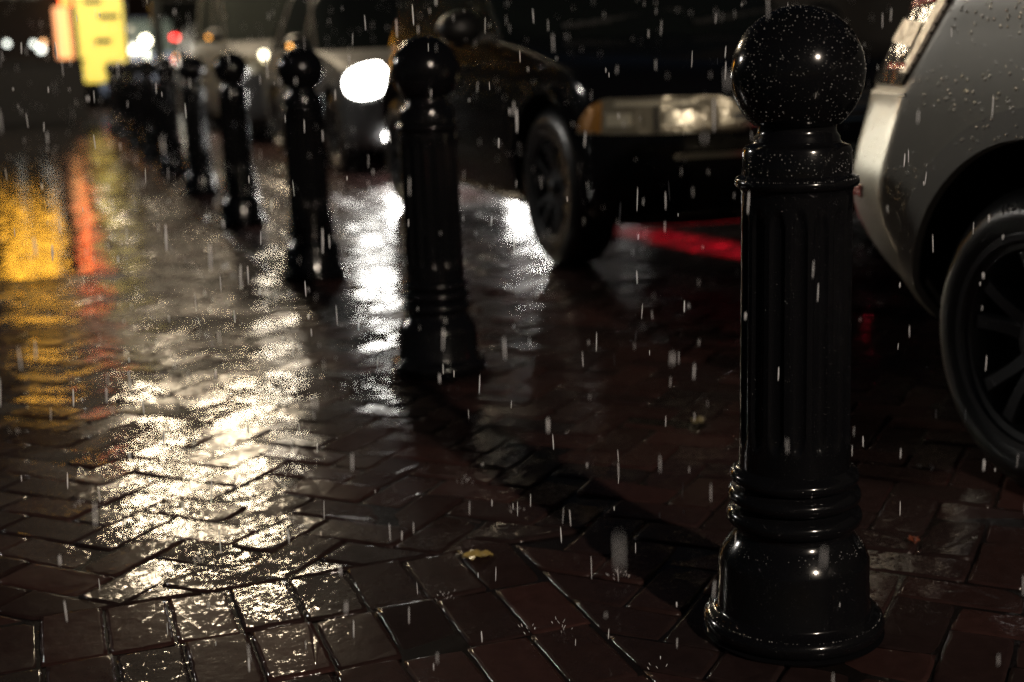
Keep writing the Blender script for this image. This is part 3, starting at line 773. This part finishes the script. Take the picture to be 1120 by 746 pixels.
for (x, z, r_, m, lb) in ((.10, 1.38, .05, M_BULBW, 'dim pale lamp at far left above the low wall'), (.27, 1.40, .045, M_BULBO, 'dim orange lamp above the low wall, left of the salmon pillar'),
                          (.22, 1.28, .07, M_BULBW, 'greenish lamp pair above the low wall'), (-.36, 1.40, .05, M_BULBW, 'dim lamp nearest the left edge')):
    wall_lamp(x, wy, z, r_, m, lb)
t = empty('added_globe_lamp', (2.32, 29.6, 0), 'added low globe lamp glowing pale yellow right of the red tail lamps', 'lamp')
link('post', lathe_mesh('post', [(0, 0), (0, .09), (.1, .06), (1.22, .045), (1.22, 0)], 16), M_POST, t, 40)
link('globe', lathe_mesh('globe', [(1.42+.10*math.sin(R(q)), .10*math.cos(R(q))) for q in range(-80, 91, 10)], 20), M_BULB, t)
li = bpy.data.lights.new('corner_fill', 'POINT'); li.energy = CORNER_FILL_W; li.color = (1, .93, .74); li.shadow_soft_size = .2  # strong light added for the highlight on the pale car's corner
lo = bpy.data.objects.new('corner_fill', li); C.objects.link(lo); lo.parent = t; lo.location = (0, -.3, 1.42)

# ------------------------------------------------------------------ leaves
def leaf(loc, size, rz, m, label):
    v, f = [], []; n, k = 14, 6
    for i in range(n+1):
        u = i/n; wd = size*.34*math.sin(math.pi*min(1, u*1.02)**.8)*(1+.25*math.sin(u*26))
        for j in range(-k, k+1):
            q = j/k; x = (u-.5)*size; y = q*wd
            z = .003+abs(q)*.004*math.sin(u*3)+.0016*math.sin(u*11+q*5)+.002*q*q*(1+math.sin(u*17))
            v.append((x, y, max(.001, z)))
    for i in range(n):
        for j in range(2*k):
            a = i*(2*k+1)+j; f.append((a, a+1, a+2*k+2, a+2*k+1))
    o = link('fallen_leaf', mesh('fallen_leaf', v, f), m, None, True, loc); o.rotation_euler = (0, 0, rz)
    md = o.modifiers.new('thickness', 'SOLIDIFY'); md.thickness = .0008
    tag(o, label, 'leaf', 'fallen leaves')
leaf((.711, 2.323, .001), .06, R(-12), M_LEAF, 'crumpled pale yellow leaf on the bricks left of the nearest bollard')
leaf((1.52, 2.98, .001), .05, R(30), M_LEAFD, 'dull yellow leaf lying farther back, behind the nearest bollard')
leaf((1.50, 2.05, .001), .03, R(70), M_LEAFR, 'tiny reddish leaf right of the nearest bollard base')

# ------------------------------------------------------------------ rain and splashes
rv, rf_ = [], []
def drop(c, ln, rad, tilt):
    k = len(rv); n = 6
    for (q, s) in ((-.5, 0), (-.38, .75), (0, 1), (.35, .7), (.5, 0)):
        for i in range(n):
            a = 2*math.pi*i/n; rv.append((c[0]+math.cos(a)*rad*s+tilt[0]*q*ln, c[1]+math.sin(a)*rad*s+tilt[1]*q*ln, c[2]+q*ln))
    for j in range(4):
        for i in range(n):
            m_ = (i+1) % n; rf_.append((k+j*n+i, k+j*n+m_, k+(j+1)*n+m_, k+(j+1)*n+i))
for i in range(4300):
    z = (.85**3+(9**3-.85**3)*rnd.random())**(1/3) if i > 380 else rnd.uniform(1.35, 3.4)
    px, py = rnd.uniform(-600, 600), rnd.uniform(-420, 400)
    p = Vector((0, 0, CAM_H)) + (fw + rt*px/F_PX + up*py/F_PX)*z
    if p.z < .03: continue
    if math.hypot(p.x-BX, p.y-BY) < .16: continue
    drop(p, rnd.choice((.008, .013, .018, .023, .027, .033))*rnd.uniform(.8, 1.2), .0006+.0008*rnd.random()**1.6, (rnd.uniform(-.04, .10), rnd.uniform(-.05, .05)))
tag(link('falling_rain', mesh('falling_rain', rv, rf_), M_RAIN), 'scattered raindrops falling across the whole street', 'rain', kind='stuff')
rv.clear(); rf_.clear()
for i in range(26):
    px, py = rnd.uniform(-560, 560), rnd.uniform(-370, 90)
    d = fw+rt*px/F_PX+up*py/F_PX; tt = -CAM_H/d.z; p = Vector((0, 0, CAM_H))+d*tt
    if p.y > 7: continue
    n = rnd.randint(6, 13)
    for k in range(n):
        a = rnd.uniform(0, 6.28); r_ = rnd.uniform(.004, .022); hgt = rnd.uniform(.004, .02)
        drop((p.x+math.cos(a)*r_, p.y+math.sin(a)*r_, hgt), rnd.uniform(.003, .008), rnd.uniform(.0004, .0008), (math.cos(a)*.6, math.sin(a)*.6))
tag(link('rain_splashes', mesh('rain_splashes', rv, rf_), M_RAIN), 'tiny splashes where raindrops hit the wet bricks', 'splash', kind='stuff')

# beads of rain standing on the nearest bollard
bv2, bf2 = [], []
def bead(p, n, r_):
    n = Vector(n).normalized(); a = n.orthogonal().normalized(); b_ = n.cross(a); k = len(bv2)
    for (q, hh) in ((1., -.15), (.92, .35), (.6, .72)):
        for i in range(7):
            g = 2*math.pi*i/7; bv2.append(Vector(p)+(a*math.cos(g)+b_*math.sin(g))*r_*q+n*r_*hh)
    bv2.append(Vector(p)+n*r_*.86)
    for j in range(2):
        for i in range(7):
            m_ = (i+1) % 7; bf2.append((k+j*7+i, k+j*7+m_, k+(j+1)*7+m_, k+(j+1)*7+i))
    for i in range(7): bf2.append((k+14+i, k+14+(i+1) % 7, k+21))
for i in range(1900):
    a = rnd.uniform(0, 6.2832); u = rnd.random()
    if u < .62:
        el = math.asin(rnd.uniform(-.7, 1)); n = (math.cos(a)*math.cos(el), math.sin(a)*math.cos(el), math.sin(el))
        p = (n[0]*.1, n[1]*.1, .9+n[2]*.1)
    elif u < .76: n = (math.cos(a), math.sin(a), .0); h = rnd.uniform(.752, .785); p = (n[0]*.0828, n[1]*.0828, h)
    elif u < .84: n = (math.cos(a), math.sin(a), .5); p = (n[0]*.093, n[1]*.093, .744)
    elif u < .92: n = (math.cos(a), math.sin(a), .9); h = rnd.uniform(.152, .166); p = (n[0]*(.112-(h-.15)*.75), n[1]*(.112-(h-.15)*.75), h)
    else: n = (math.cos(a), math.sin(a), .8); p = (n[0]*.139, n[1]*.139, .038)
    bead(p, n, .0004+.0010*rnd.random()**2.2)
nb = next(o for o in bpy.data.objects if o.name == 'bollard')
M_BEAD = mat('water_bead', (.22, .22, .22), .06, spec=1.)
tag(link('water_beads', mesh('water_beads', bv2, bf2), M_BEAD, nb), kind='stuff')
